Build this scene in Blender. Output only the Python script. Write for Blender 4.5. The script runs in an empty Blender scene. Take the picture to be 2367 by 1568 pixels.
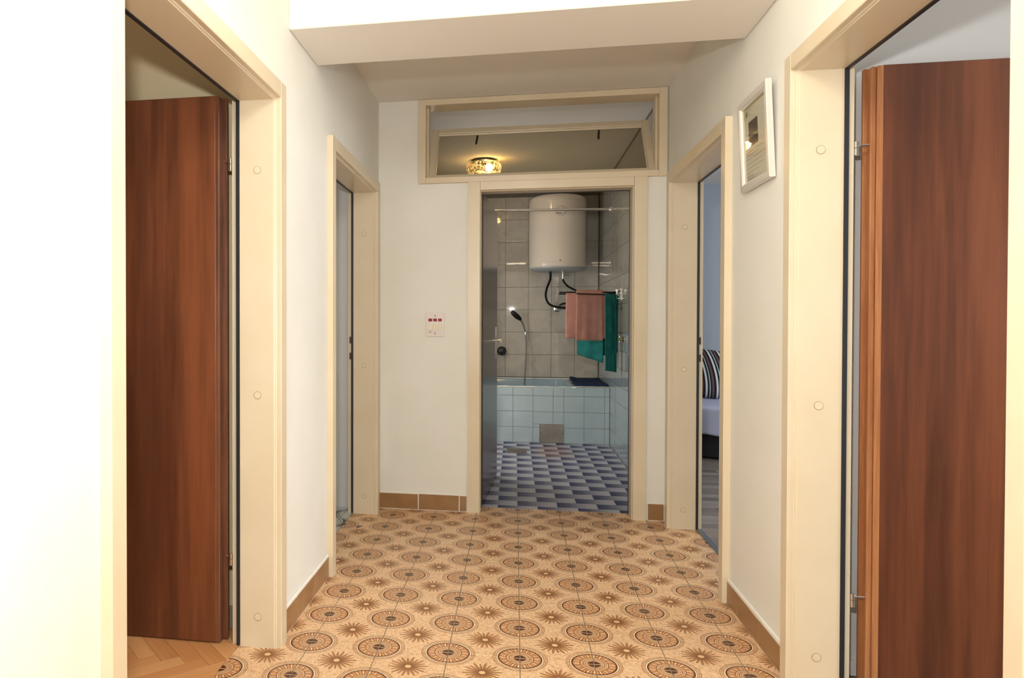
import bpy, bmesh, math, random
from mathutils import Vector, Matrix
rnd = random.Random(7)
S = bpy.context.scene
COL = S.collection
PI = math.pi

# ------------------------------------------------------------------ camera
CX, CY, CH = -0.02116, -2.49966, 1.16507
F, PX, PY = 1641.53, 901.39, 768.97
YAW, PITCH, ROLL = 0.17408, 0.012428, 0.001185
cam_d = bpy.data.cameras.new('camera')
cam = bpy.data.objects.new('camera', cam_d)
COL.objects.link(cam)
_r = Vector((math.cos(YAW), math.sin(YAW), 0))
_f = Vector((-math.sin(YAW), math.cos(YAW), 0))
_z = Vector((0, 0, 1))
_f2 = _f * math.cos(PITCH) - _z * math.sin(PITCH)
_u2 = _z * math.cos(PITCH) + _f * math.sin(PITCH)
_r3 = _r * math.cos(ROLL) + _u2 * math.sin(ROLL)
_u3 = _u2 * math.cos(ROLL) - _r * math.sin(ROLL)
M = Matrix((_r3, _u3, -_f2)).transposed().to_4x4()
M.translation = Vector((CX, CY, CH))
cam.matrix_world = M
cam_d.sensor_fit = 'HORIZONTAL'
cam_d.sensor_width = 36
cam_d.lens = F / 2367 * 36
cam_d.shift_x = (1183.5 - PX) / 2367
cam_d.shift_y = (PY - 784) / 2367
cam_d.clip_start = 0.02
S.camera = cam

# ------------------------------------------------------------------ world, lights, exposure
W = bpy.data.worlds.new('world')
S.world = W
W.use_nodes = True
W.node_tree.nodes['Background'].inputs[0].default_value = (0.75, 0.85, 1, 1)
W.node_tree.nodes['Background'].inputs[1].default_value = 0.3
S.view_settings.view_transform = 'Standard'
S.view_settings.look = 'None'
S.view_settings.exposure = 0.0
S.view_settings.gamma = 1.0
S.view_settings.use_curve_mapping = False


def light(name, kind, loc, power, color=(1, 1, 1), size=0.1, rot=None, size_y=None):
    d = bpy.data.lights.new(name, kind)
    d.energy = power
    d.color = color
    if kind == 'AREA':
        d.shape = 'RECTANGLE' if size_y else 'DISK'
        d.size = size
        if size_y:
            d.size_y = size_y
    else:
        d.shadow_soft_size = size
    o = bpy.data.objects.new(name, d)
    COL.objects.link(o)
    o.location = loc
    if rot:
        o.rotation_euler = rot
    return o


light('flash', 'AREA', (-0.10, -2.45, 1.50), 34, (0.98, 0.985, 0.98), 0.09, (PI / 2, 0, 0))
light('hall_lamp', 'POINT', (0.0, -1.6, 2.42), 52, (1, 0.95, 0.86), 0.20)
light('bath_bulb', 'POINT', (-0.265, 3.86, 2.555), 15, (1, 0.79, 0.52), 0.03)
light('room_window_1', 'AREA', (4.1, -1.6, 1.5), 50, (0.98, 0.98, 1), 1.2, (PI / 2, 0, PI / 2), 1.2)
light('room_window_2', 'AREA', (4.1, 2.4, 1.5), 70, (0.90, 0.94, 1), 1.2, (PI / 2, 0, PI / 2), 1.2)
light('room_window_3', 'AREA', (-2.2, 0.25, 1.5), 5, (1, 0.96, 0.90), 1.0, (PI / 2, 0, 0), 1.0)
light('room_window_4', 'AREA', (-4.1, -1.6, 1.5), 12, (1, 0.92, 0.78), 1.2, (PI / 2, 0, -PI / 2), 1.2)
light('bath_fill', 'AREA', (-0.90, 3.85, 1.25), 18, (1, 0.97, 0.92), 1.2, (PI / 2, 0, -PI / 2), 1.3)  # unseen fill light added behind the open door to brighten the bathroom


# ------------------------------------------------------------------ node helpers
def lin(c):
    return tuple((v / 255 / 12.92 if v / 255 <= 0.04045 else ((v / 255 + 0.055) / 1.055) ** 2.4) for v in c[:3]) + (1,)


class NT:
    """small expression helper over a material's node tree"""
    def __init__(self, name):
        self.m = bpy.data.materials.new(name)
        self.m.use_nodes = True
        self.t = self.m.node_tree
        self.b = self.t.nodes['Principled BSDF']

    def node(self, kind, **kw):
        n = self.t.nodes.new(kind)
        for k, v in kw.items():
            setattr(n, k, v)
        return n

    def link(self, a, b):
        self.t.links.new(a, b)

    def put(self, sock, v):
        if isinstance(v, X):
            self.link(v.s, sock)
        elif isinstance(v, bpy.types.NodeSocket):
            self.link(v, sock)
        else:
            sock.default_value = v

    def math(self, op, *a, clamp=False):
        n = self.node('ShaderNodeMath', operation=op)
        n.use_clamp = clamp
        for i, v in enumerate(a):
            self.put(n.inputs[i], v)
        return X(self, n.outputs[0])

    def xyz(self, space='Position'):
        if space == 'Position':
            s = self.node('ShaderNodeNewGeometry').outputs['Position']
        else:
            s = self.node('ShaderNodeTexCoord').outputs[space]
        n = self.node('ShaderNodeSeparateXYZ')
        self.link(s, n.inputs[0])
        return [X(self, o) for o in n.outputs], s

    def comb(self, x, y, z):
        n = self.node('ShaderNodeCombineXYZ')
        for i, v in enumerate((x, y, z)):
            self.put(n.inputs[i], v)
        return n.outputs[0]

    def noise(self, vec, scale, detail=3, rough=0.5, dist=0.0):
        n = self.node('ShaderNodeTexNoise')
        n.inputs['Scale'].default_value = scale
        n.inputs['Detail'].default_value = detail
        n.inputs['Roughness'].default_value = rough
        n.inputs['Distortion'].default_value = dist
        if vec is not None:
            self.link(vec, n.inputs['Vector'])
        return X(self, n.outputs[0])

    def ss(self, v, a, b):
        n = self.node('ShaderNodeMapRange', interpolation_type='SMOOTHSTEP')
        self.put(n.inputs[0], v)
        n.inputs[1].default_value = a
        n.inputs[2].default_value = b
        return X(self, n.outputs[0])

    def mix(self, f, a, b):
        n = self.node('ShaderNodeMix', data_type='RGBA')
        self.put(n.inputs[0], f)
        for i, v in ((6, a), (7, b)):
            if isinstance(v, tuple):
                n.inputs[i].default_value = lin(v)
            else:
                self.link(v, n.inputs[i])
        return n.outputs[2]

    def bump(self, h, strength=0.2, dist=0.002):
        n = self.node('ShaderNodeBump')
        n.inputs['Strength'].default_value = strength
        n.inputs['Distance'].default_value = dist
        self.put(n.inputs['Height'], h)
        self.link(n.outputs[0], self.b.inputs['Normal'])


class X:
    def __init__(self, nt, s):
        self.nt, self.s = nt, s

    def __add__(self, o): return self.nt.math('ADD', self, o)
    __radd__ = __add__
    def __sub__(self, o): return self.nt.math('SUBTRACT', self, o)
    def __rsub__(self, o): return self.nt.math('SUBTRACT', o, self)
    def __mul__(self, o): return self.nt.math('MULTIPLY', self, o)
    __rmul__ = __mul__
    def __truediv__(self, o): return self.nt.math('DIVIDE', self, o)
    def fract(self): return self.nt.math('FRACT', self)
    def floor(self): return self.nt.math('FLOOR', self)
    def abs(self): return self.nt.math('ABSOLUTE', self)
    def lt(self, o): return self.nt.math('LESS_THAN', self, o)
    def gt(self, o): return self.nt.math('GREATER_THAN', self, o)
    def mod(self, o): return self.nt.math('FLOORED_MODULO', self, o)


def mat(name, col, rough=0.5, metal=0.0, col2=None, nscale=6.0, bump=0.0, bscale=200, spec=0.5, coat=0.0):
    n = NT(name)
    b = n.b
    if col2:
        _, p = n.xyz('Object')
        f = n.ss(n.noise(p, nscale, 4), 0.3, 0.7)
        n.link(n.mix(f, col, col2), b.inputs['Base Color'])
    else:
        b.inputs['Base Color'].default_value = lin(col)
    b.inputs['Roughness'].default_value = rough
    b.inputs['Metallic'].default_value = metal
    b.inputs['Specular IOR Level'].default_value = spec
    b.inputs['Coat Weight'].default_value = coat
    if bump:
        _, p = n.xyz('Object')
        n.bump(n.noise(p, bscale, 3), bump)
    return n.m


# ------------------------------------------------------------------ materials
M_WALL = mat('wall_paint', (238, 236, 228), 0.75, col2=(234, 232, 222), nscale=3, bump=0.10, bscale=90, spec=0.25)
M_CEIL = mat('ceiling_paint', (238, 233, 224), 0.8, bump=0.06, bscale=80, spec=0.2)
M_WALL_TAN = mat('wall_paint_tan', (218, 202, 166), 0.75, bump=0.08, bscale=90, spec=0.2)
M_WALL_GREY = mat('wall_paint_grey', (212, 211, 208), 0.75, bump=0.08, bscale=90, spec=0.2)
M_WALL_BLUE = mat('wall_paint_blue_grey', (176, 184, 194), 0.75, bump=0.08, bscale=90, spec=0.2)
M_FRAME = mat('cream_enamel', (225, 210, 182), 0.30, col2=(221, 205, 175), nscale=4, bump=0.03, bscale=40)
M_FRAME_D = mat('cream_enamel_plug', (226, 208, 176), 0.35)
M_RUBBER = mat('black_rubber', (38, 40, 44), 0.45)
M_CHROME = mat('chrome', (225, 222, 215), 0.12, 1.0)
M_STEEL = mat('brushed_steel', (158, 152, 144), 0.5, 0.85, col2=(140, 134, 126), nscale=6)
M_ALU = mat('aluminium_strip', (140, 148, 156), 0.4, 0.8)
M_DARKMETAL = mat('dark_metal', (44, 44, 46), 0.28, 0.7)
M_BLACK = mat('black_plastic', (26, 26, 28), 0.4)
M_GROUT = mat('floor_grout', (150, 136, 116), 0.9)
M_GROUT_W = mat('white_grout', (150, 140, 120), 0.9)
M_GROUT_D = mat('dark_grout', (112, 104, 92), 0.9)
M_CAULK = mat('white_filler', (240, 236, 226), 0.8)
M_SKIRT = mat('brown_glazed_tile', (160, 122, 82), 0.32, col2=(147, 109, 70), nscale=9, bump=0.05, bscale=60)
M_BLUETILE = mat('pale_blue_tile', (186, 204, 208), 0.07, col2=(178, 197, 202), nscale=5, bump=0.02, bscale=14)
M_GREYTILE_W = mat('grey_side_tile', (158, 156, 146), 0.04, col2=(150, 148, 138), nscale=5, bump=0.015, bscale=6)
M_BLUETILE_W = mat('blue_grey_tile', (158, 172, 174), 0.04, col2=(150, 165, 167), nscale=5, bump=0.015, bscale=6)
M_TUB = mat('blue_enamel', (150, 172, 186), 0.12)
M_ENAMEL = mat('white_enamel', (226, 216, 202), 0.09, coat=0.4)
M_ENAMEL_G = mat('grey_plastic_cap', (168, 172, 174), 0.35)
M_PLATE = mat('ivory_plastic', (232, 221, 214), 0.35)
M_ROCKER = mat('cream_plastic', (240, 230, 204), 0.35)
M_RED = mat('red_lens', (142, 30, 38), 0.15)
M_INK = mat('brown_ink', (120, 104, 84), 0.6)
M_SILVER = mat('silver_frame', (228, 222, 214), 0.28, 0.25)
M_PAPER = mat('paper', (232, 226, 214), 0.7)
M_CARD = mat('violet_grey_print', (92, 80, 82), 0.6, col2=(84, 72, 74), nscale=12)
M_LETTER = mat('pale_print', (190, 178, 170), 0.6)
M_TAPE = mat('yellowed_tape', (208, 192, 140), 0.5)
M_PINK = mat('pink_terry', (190, 142, 128), 0.95, col2=(182, 132, 118), nscale=14, bump=0.6, bscale=420, spec=0.1)
M_TEAL = mat('teal_terry', (40, 116, 110), 0.95, col2=(32, 100, 96), nscale=14, bump=0.6, bscale=420, spec=0.1)
M_NAVY = mat('navy_mat', (42, 58, 88), 0.95, col2=(36, 50, 78), nscale=20, bump=0.6, bscale=300, spec=0.1)
M_SHEET = mat('pale_lilac_sheet', (196, 202, 228), 0.85, bump=0.2, bscale=30, spec=0.1)
M_BEDBASE = mat('dark_upholstery', (36, 36, 40), 0.9, bump=0.3, bscale=300)


def floor_tile_material():
    n = NT('patterned_floor_tile')
    (x, y, z), p = n.xyz()
    t = 0.25
    cx = (x / t + 0.5).fract() - 0.5
    cy = (y / t + 0.5).fract() - 0.5
    sx = (x / t).fract() - 0.5
    sy = (y / t).fract() - 0.5
    rc = n.math('SQRT', cx * cx + cy * cy) * t
    rs = n.math('SQRT', sx * sx + sy * sy) * t
    ac = n.math('ARCTAN2', cy, cx) * (1 / (2 * PI))
    a_s = n.math('ARCTAN2', sy, sx) * (1 / (2 * PI))
    # mottled peach ground with pale squiggles
    sq = n.noise(p, 110, 2, 0.6, 1.8)
    squig = 1.0 - n.ss(((sq - 0.5).abs()) * 10.0, 0.25, 0.75)
    blot = n.ss(n.noise(p, 70, 2, 0.5), 0.42, 0.62)
    c = n.mix(blot, (226, 178, 128), (206, 150, 96))
    c = n.mix(squig * 0.75, c, (248, 226, 192))
    # starburst in the middle of each tile
    NP = 20
    tp = ((a_s * NP).fract() - 0.5).abs() * 2.0
    idx = (a_s * NP).floor().mod(2.0)
    R = 0.0690 - idx * 0.007
    wid = n.math('MINIMUM', n.math('POWER', n.math('MAXIMUM', (R - rs) / 0.052, 0.0), 0.60), 0.93)
    tint = (1.0 - n.ss(rs, 0.016, 0.050)) * 0.5
    c = n.mix(tint, c, (150, 100, 56))
    pc = n.mix(n.ss(rs, 0.014, 0.055), (142, 92, 50), (186, 130, 80))
    pcol = n.mix(tp.lt(wid - 0.15), (118, 72, 40), pc)
    c = n.mix(tp.lt(wid), c, pcol)
    c = n.mix(rs.lt(0.0124), c, (110, 66, 32))
    c = n.mix(rs.lt(0.0108), c, (232, 194, 142))
    # rosette at the tile corners
    body = rc.lt(0.0755)
    c = n.mix(body, c, n.mix(squig * 0.6, (220, 170, 118), (246, 222, 186)))
    NR = 36
    tr = ((ac * NR).fract() - 0.5).abs() * 2.0
    band = rc.gt(0.0470) * rc.lt(0.0765)
    bc = n.mix(n.ss(n.noise(p, 260, 2), 0.4, 0.6), (224, 168, 114), (184, 122, 72))
    bc = n.mix(tr.gt(0.80), bc, (116, 70, 38))
    hi = tr.lt(0.30) * rc.lt(0.066) * rc.gt(0.050) * ((ac * NR * 0.5).fract().lt(0.5))
    bc = n.mix(hi, bc, (250, 230, 198))
    bc = n.mix(rc.gt(0.0705 - n.math('POWER', tr, 2.0) * 0.0035 + 0.0012), bc, (92, 54, 32))
    c = n.mix(band, c, bc)
    for r0, w, col in ((0.0470, 0.0013, (110, 64, 34)), (0.0405, 0.0010, (140, 90, 50)), (0.0350, 0.0013, (118, 70, 38)), (0.0290, 0.0010, (140, 90, 50)), (0.0828, 0.0010, (140, 92, 54)), (0.0885, 0.0009, (150, 100, 60)), (0.0935, 0.0011, (140, 90, 52))):
        c = n.mix((rc - r0).abs().lt(w), c, col)
    c = n.mix((rc - 0.0782).abs().lt(0.0014), c, (246, 222, 186))
    NS = 28
    ts = ((ac * NS).fract() - 0.5).abs() * 2.0
    c = n.mix(rc.lt(0.0265 - ts * 0.0075), c, (86, 50, 30))
    # pale glaze line where the print breaks at the row joints
    edge = ((y / t + 0.5).fract() - 0.5).abs().lt(0.0085) * rc.lt(0.024)
    c = n.mix(edge, c, (206, 168, 126))
    n.link(c, n.b.inputs['Base Color'])
    n.b.inputs['Roughness'].default_value = 0.34
    n.b.inputs['Specular IOR Level'].default_value = 0.4
    n.bump(n.noise(p, 30, 2), 0.05)
    return n.m


def bath_floor_material():
    n = NT('blue_gradient_tile')
    (x, y, z), p = n.xyz()
    row = ((y - 1.983) / 0.125 + 0.0005).floor().mod(2.0)
    u = ((x + 0.125 - row * 0.125) / 0.25).fract()
    nz = n.noise(p, 260, 3, 0.7) - 0.5
    f = n.ss(u + nz * 1.5, 0.02, 0.98)
    c = n.mix(f, (34, 38, 90), (190, 190, 200))
    stain = n.ss((n.math('SQRT', (x - 0.33) * (x - 0.33) * 2.0 + (y - 4.1) * (y - 4.1) * 0.5)), 0.10, 0.34)
    c2 = n.mix(f, (92, 76, 84), (186, 170, 166))
    c = n.mix(stain, c2, c)
    n.link(c, n.b.inputs['Base Color'])
    n.b.inputs['Roughness'].default_value = 0.42
    n.b.inputs['Specular IOR Level'].default_value = 0.35
    n.bump(n.noise(p, 260, 3), 0.12)
    return n.m


def grey_tile_material():
    n = NT('grey_marbled_tile')
    (x, y, z), p = n.xyz()
    f = n.ss(n.noise(p, 7, 5, 0.6, 0.8), 0.3, 0.7)
    c = n.mix(f, (196, 190, 178), (180, 174, 162))
    n.link(c, n.b.inputs['Base Color'])
    n.b.inputs['Roughness'].default_value = 0.022
    n.bump(n.noise(p, 5, 2), 0.10, 0.004)
    return n.m


def circle_tile_material():
    n = NT('green_circle_tile')
    (x, y, z), p = n.xyz()
    t = 0.38
    def ring(ox, oy):
        a = ((x + ox) / t + 0.5).fract() - 0.5
        b = ((y + oy) / t + 0.5).fract() - 0.5
        return n.math('SQRT', a * a + b * b) * t
    r = n.math('MINIMUM', ring(1.145, -1.53), ring(0.955, -1.72))
    c = n.mix(n.noise(p, 60, 2), (206, 208, 202), (190, 194, 190))
    c = n.mix((r - 0.121).abs().lt(0.003), c, (110, 80, 56))
    c = n.mix(r.gt(0.1325), c, (58, 78, 66))
    n.link(c, n.b.inputs['Base Color'])
    n.b.inputs['Roughness'].default_value = 0.3
    return n.m


def wood_material(name, dark, light_, scale=9, rough=0.3, axis='z', per_piece=0.0, coat=0.0, fine=0.35):
    n = NT(name)
    (x, y, z), p = n.xyz('Object')
    k = 0.05
    v = {'z': (x, y, z * k), 'x': (x * k, y, z), 'y': (x, y * k, z)}[axis]
    off = 0.0
    if per_piece:
        oi = n.node('ShaderNodeObjectInfo').outputs['Random']
        off = X(n, oi)
        v = (v[0] + off * 7.0, v[1] + off * 3.0, v[2])
    vec = n.comb(*v)
    a = n.noise(vec, scale, 3, 0.6, 0.3)
    b = n.noise(vec, scale * 9, 3, 0.6, 0.2)
    f = n.ss(a * (1 - fine) + b * fine, 0.34, 0.66)
    if per_piece:
        f = n.math('ADD', f * (1 - per_piece), off * per_piece, clamp=True)
    n.link(n.mix(f, dark, light_), n.b.inputs['Base Color'])
    n.b.inputs['Roughness'].default_value = rough
    n.b.inputs['Coat Weight'].default_value = coat
    n.b.inputs['Coat Roughness'].default_value = 0.2
    n.bump(b, 0.05, 0.001)
    return n.m


def glass_material(name, tint=(235, 238, 232), refl=1.0, rough=0.0):
    n = NT(name)
    t = n.t
    out = t.nodes['Material Output']
    t.nodes.remove(n.b)
    tr = n.node('ShaderNodeBsdfTransparent')
    tr.inputs[0].default_value = lin(tint)
    gl = n.node('ShaderNodeBsdfGlossy')
    gl.inputs['Roughness'].default_value = rough
    fr = n.node('ShaderNodeFresnel')
    bf = X(n, n.node('ShaderNodeNewGeometry').outputs['Backfacing'])
    n.put(fr.inputs[0], 1.5 - bf * 0.8333)
    mx = n.node('ShaderNodeMixShader')
    k = X(n, fr.outputs[0]) * refl
    n.link(k.s, mx.inputs[0])
    n.link(tr.outputs[0], mx.inputs[1])
    n.link(gl.outputs[0], mx.inputs[2])
    n.link(mx.outputs[0], out.inputs[0])
    return n.m


def lamp_glass_material():
    n = NT('textured_amber_glass')
    t = n.t
    out = t.nodes['Material Output']
    t.nodes.remove(n.b)
    _, p = n.xyz('Object')
    nz = n.noise(p, 60, 3, 0.6)
    tr = n.node('ShaderNodeBsdfTransparent')
    tr.inputs[0].default_value = lin((252, 240, 212))
    di = n.node('ShaderNodeBsdfTranslucent')
    di.inputs[0].default_value = lin((252, 236, 200))
    gl = n.node('ShaderNodeBsdfGlossy')
    gl.inputs['Roughness'].default_value = 0.1
    bp = n.node('ShaderNodeBump')
    bp.inputs['Strength'].default_value = 0.7
    n.link(nz.s, bp.inputs['Height'])
    for s in (di, gl):
        n.link(bp.outputs[0], s.inputs['Normal'])
    m1 = n.node('ShaderNodeMixShader')
    n.link((n.ss(nz, 0.40, 0.70) * 0.6).s, m1.inputs[0])
    n.link(tr.outputs[0], m1.inputs[1])
    n.link(di.outputs[0], m1.inputs[2])
    m2 = n.node('ShaderNodeMixShader')
    m2.inputs[0].default_value = 0.12
    n.link(m1.outputs[0], m2.inputs[1])
    n.link(gl.outputs[0], m2.inputs[2])
    n.link(m2.outputs[0], out.inputs[0])
    return n.m


def stripe_material():
    n = NT('striped_fabric')
    (x, y, z), p = n.xyz('Object')
    u = (x * 10.5 + z * 3.6 + z * z * 7.0 + 0.25).fract()
    c = n.mix(u.gt(0.18), (222, 222, 224), (30, 28, 32))
    c = n.mix(u.gt(0.36), c, (176, 200, 208))
    c = n.mix(u.gt(0.45), c, (34, 30, 34))
    c = n.mix(u.gt(0.62), c, (112, 84, 78))
    c = n.mix(u.gt(0.78), c, (30, 28, 32))
    n.link(c, n.b.inputs['Base Color'])
    n.b.inputs['Roughness'].default_value = 0.9
    n.bump(n.noise(p, 300, 2), 0.3)
    return n.m


M_TILE = floor_tile_material()
M_BATHFLOOR = bath_floor_material()
M_GREYTILE = grey_tile_material()
M_CIRCLE = circle_tile_material()
M_DOOR = wood_material('mahogany_veneer', (84, 46, 29), (132, 76, 47), 6, 0.32, coat=0.2, fine=0.25)
M_DOOR_DARK = wood_material('dark_mahogany_veneer', (46, 26, 18), (84, 50, 34), 7, 0.26, coat=0.5)
M_EDGE = wood_material('solid_wood_edge', (150, 92, 54), (196, 136, 88), 10, 0.4)
M_EDGE_DARK = wood_material('stained_wood_edge', (72, 42, 30), (122, 78, 54), 10, 0.4)
M_PARQUET = wood_material('oak_parquet', (184, 122, 72), (218, 166, 112), 8, 0.35, 'x', 0.55)
M_LAMINATE = wood_material('grey_brown_laminate', (92, 84, 78), (158, 146, 136), 8, 0.4, 'x', 0.75)
M_GLASS = glass_material('window_glass', (218, 212, 198), 1.0, 0.0)
M_PICGLASS = glass_material('picture_glass', (246, 246, 242), 0.5, 0.02)
M_LAMPGLASS = lamp_glass_material()
M_STRIPE = stripe_material()
_n = NT('bulb_glow')
_n.b.inputs['Emission Color'].default_value = lin((255, 214, 140))
_n.b.inputs['Emission Strength'].default_value = 60
M_BULB = _n.m


# ------------------------------------------------------------------ mesh helpers
class MB:
    def __init__(self):
        self.bm = bmesh.new()

    def box(self, x0, x1, y0, y1, z0, z1, bev=0.0, seg=1):
        bm = self.bm
        vs = [bm.verts.new(c) for c in ((x0, y0, z0), (x1, y0, z0), (x1, y1, z0), (x0, y1, z0), (x0, y0, z1), (x1, y0, z1), (x1, y1, z1), (x0, y1, z1))]
        fs = [bm.faces.new([vs[i] for i in q]) for q in ((3, 2, 1, 0), (4, 5, 6, 7), (0, 1, 5, 4), (1, 2, 6, 5), (2, 3, 7, 6), (3, 0, 4, 7))]
        if bev:
            es = list({e for f in fs for e in f.edges})
            bmesh.ops.bevel(bm, geom=es, offset=bev, segments=seg, affect='EDGES', profile=0.7)
        return self

    def prism(self, poly, z0, z1, chamfer=0.0):
        """vertical prism of an x,y polygon (counter-clockwise), with the top edge chamfered"""
        bm = self.bm
        n = len(poly)
        lo = [bm.verts.new((x, y, z0)) for x, y in poly]
        rings = [lo]
        if chamfer:
            cx = sum(q[0] for q in poly) / n
            cy = sum(q[1] for q in poly) / n
            rings.append([bm.verts.new((x, y, z1 - chamfer)) for x, y in poly])
            top = []
            for x, y in poly:
                dx, dy = cx - x, cy - y
                l = math.hypot(dx, dy) or 1
                top.append(bm.verts.new((x + dx / l * chamfer * 1.4, y + dy / l * chamfer * 1.4, z1)))
            rings.append(top)
        else:
            rings.append([bm.verts.new((x, y, z1)) for x, y in poly])
        bm.faces.new(lo[::-1])
        bm.faces.new(rings[-1])
        for a, b in zip(rings, rings[1:]):
            for i in range(n):
                bm.faces.new((a[i], a[(i + 1) % n], b[(i + 1) % n], b[i]))
        return self

    def lathe(self, prof, n=32, mtx=None, cap=True):
        """prof = [(r, z)...] around local z, then mtx"""
        bm = self.bm
        mtx = mtx or Matrix()
        rings = []
        for r, z in prof:
            if r < 1e-6:
                rings.append([bm.verts.new(mtx @ Vector((0, 0, z)))])
            else:
                rings.append([bm.verts.new(mtx @ Vector((r * math.cos(2 * PI * i / n), r * math.sin(2 * PI * i / n), z))) for i in range(n)])
        for a, b in zip(rings, rings[1:]):
            for i in range(n):
                j = (i + 1) % n
                if len(a) == 1 and len(b) == 1:
                    continue
                if len(a) == 1:
                    bm.faces.new((a[0], b[j], b[i]))
                elif len(b) == 1:
                    bm.faces.new((a[i], a[j], b[0]))
                else:
                    bm.faces.new((a[i], a[j], b[j], b[i]))
        if cap:
            if len(rings[0]) > 1:
                bm.faces.new(rings[0][::-1])
            if len(rings[-1]) > 1:
                bm.faces.new(rings[-1])
        return self

    def tube(self, pts, r, n=12, smooth=6):
        pts = [Vector(q) for q in pts]
        rad = r if isinstance(r, (list, tuple)) else [r] * len(pts)
        if smooth and len(pts) > 2:
            out, ro = [], []
            for i in range(len(pts) - 1):
                p0, p1, p2, p3 = pts[max(i - 1, 0)], pts[i], pts[i + 1], pts[min(i + 2, len(pts) - 1)]
                for k in range(smooth):
                    t = k / smooth
                    out.append(0.5 * ((2 * p1) + (p2 - p0) * t + (2 * p0 - 5 * p1 + 4 * p2 - p3) * t * t + (3 * p1 - p0 - 3 * p2 + p3) * t ** 3))
                    ro.append(rad[i] * (1 - t) + rad[i + 1] * t)
            out.append(pts[-1])
            ro.append(rad[-1])
            pts, rad = out, ro
        bm = self.bm
        rings = []
        up = Vector((0.13, 0.31, 0.94)).normalized()
        for i, q in enumerate(pts):
            d = (pts[min(i + 1, len(pts) - 1)] - pts[max(i - 1, 0)]).normalized()
            a = d.cross(up)
            if a.length < 1e-3:
                a = d.cross(Vector((1, 0, 0)))
            a.normalize()
            b = d.cross(a).normalized()
            up = a.cross(d).normalized()
            rings.append([bm.verts.new(q + (a * math.cos(2 * PI * k / n) + b * math.sin(2 * PI * k / n)) * rad[i]) for k in range(n)])
        for a, b in zip(rings, rings[1:]):
            for k in range(n):
                bm.faces.new((a[k], a[(k + 1) % n], b[(k + 1) % n], b[k]))
        bm.faces.new(rings[0][::-1])
        bm.faces.new(rings[-1])
        return self

    def cyl(self, p0, p1, r, n=20):
        return self.tube([p0, p1], r, n, 0)

    def grid(self, fn, nu, nv):
        bm = self.bm
        g = [[bm.verts.new(fn(i / nu, j / nv)) for j in range(nv + 1)] for i in range(nu + 1)]
        for i in range(nu):
            for j in range(nv):
                bm.faces.new((g[i][j], g[i + 1][j], g[i + 1][j + 1], g[i][j + 1]))
        return self

    def sweep(self, prof, frames):
        """prof points swept through frames = functions point -> Vector"""
        bm = self.bm
        rings = [[bm.verts.new(f(q)) for q in prof] for f in frames]
        n = len(prof)
        for a, b in zip(rings, rings[1:]):
            for k in range(n):
                bm.faces.new((a[k], a[(k + 1) % n], b[(k + 1) % n], b[k]))
        bm.faces.new(rings[0][::-1])
        bm.faces.new(rings[-1])
        return self

    def build(self, name, m, parent=None, smooth=False, kind=None, label=None, cat=None, group=None, loc=None):
        bm = self.bm
        bmesh.ops.recalc_face_normals(bm, faces=bm.faces)
        me = bpy.data.meshes.new(name)
        bm.to_mesh(me)
        bm.free()
        me.materials.append(m)
        if smooth:
            for f in me.polygons:
                f.use_smooth = True
            if smooth != 'all':
                me.set_sharp_from_angle(angle=math.radians(40))
        o = bpy.data.objects.new(name, me)
        COL.objects.link(o)
        if loc:
            o.location = loc
        if parent:
            o.parent = parent
        tag(o, label, cat, group, kind)
        return o


def tag(o, label=None, cat=None, group=None, kind=None):
    for k, v in (('label', label), ('category', cat), ('group', group), ('kind', kind)):
        if v:
            o[k] = v
    return o


def root(name, label, cat, loc=(0, 0, 0), rot=(0, 0, 0), group=None, kind=None):
    o = bpy.data.objects.new(name, None)
    o.empty_display_size = 0.05
    COL.objects.link(o)
    o.location = loc
    o.rotation_euler = rot
    return tag(o, label, cat, group, kind)


def inst(name, me, loc, parent, label=None):
    o = bpy.data.objects.new(name, me)
    COL.objects.link(o)
    o.location = loc
    o.parent = parent
    if label:
        o['label'] = label
    return o


def clip_poly(poly, axis, val, keep_less):
    out = []
    n = len(poly)
    for i in range(n):
        a, b = poly[i], poly[(i + 1) % n]
        ia = (a[axis] <= val) == keep_less
        ib = (b[axis] <= val) == keep_less
        if ia:
            out.append(a)
        if ia != ib:
            t = (val - a[axis]) / (b[axis] - a[axis])
            out.append(tuple(a[k] + (b[k] - a[k]) * t for k in (0, 1)))
    return out


def rect(x0, x1, y0, y1):
    return [(x0, y0), (x1, y0), (x1, y1), (x0, y1)]


def tile_mesh(name, w, d, h, ch, m):
    b = MB().prism(rect(-w / 2, w / 2, -d / 2, d / 2), 0, h, ch)
    bmesh.ops.recalc_face_normals(b.bm, faces=b.bm.faces)
    me = bpy.data.meshes.new(name)
    b.bm.to_mesh(me)
    b.bm.free()
    me.materials.append(m)
    return me


# ------------------------------------------------------------------ shell of the hall
XL, XR, YB = -0.868, 0.862, 1.905
XLo, XRo = -1.02, 1.02
ZC = 2.555
D1 = (-1.10, -0.075)     # door openings along y: left near, left far, right near, right far
D2 = (0.712, 1.745)
D3 = (-1.075, -0.060)
D4 = (0.705, 1.745)
ZO = 1.968               # opening height


def side_wall(name, x0, x1, opens, y0, y1, label):
    b = MB()
    prev = y0
    for a, c in opens:
        b.box(x0, x1, prev, a - 0.045, 0, 2.72)
        b.box(x0, x1, a - 0.045, c + 0.045, ZO + 0.045, 2.72)
        prev = c + 0.045
    b.box(x0, x1, prev, y1, 0, 2.72)
    b.build(name, M_WALL, kind='structure', label=label, cat='wall')


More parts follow.
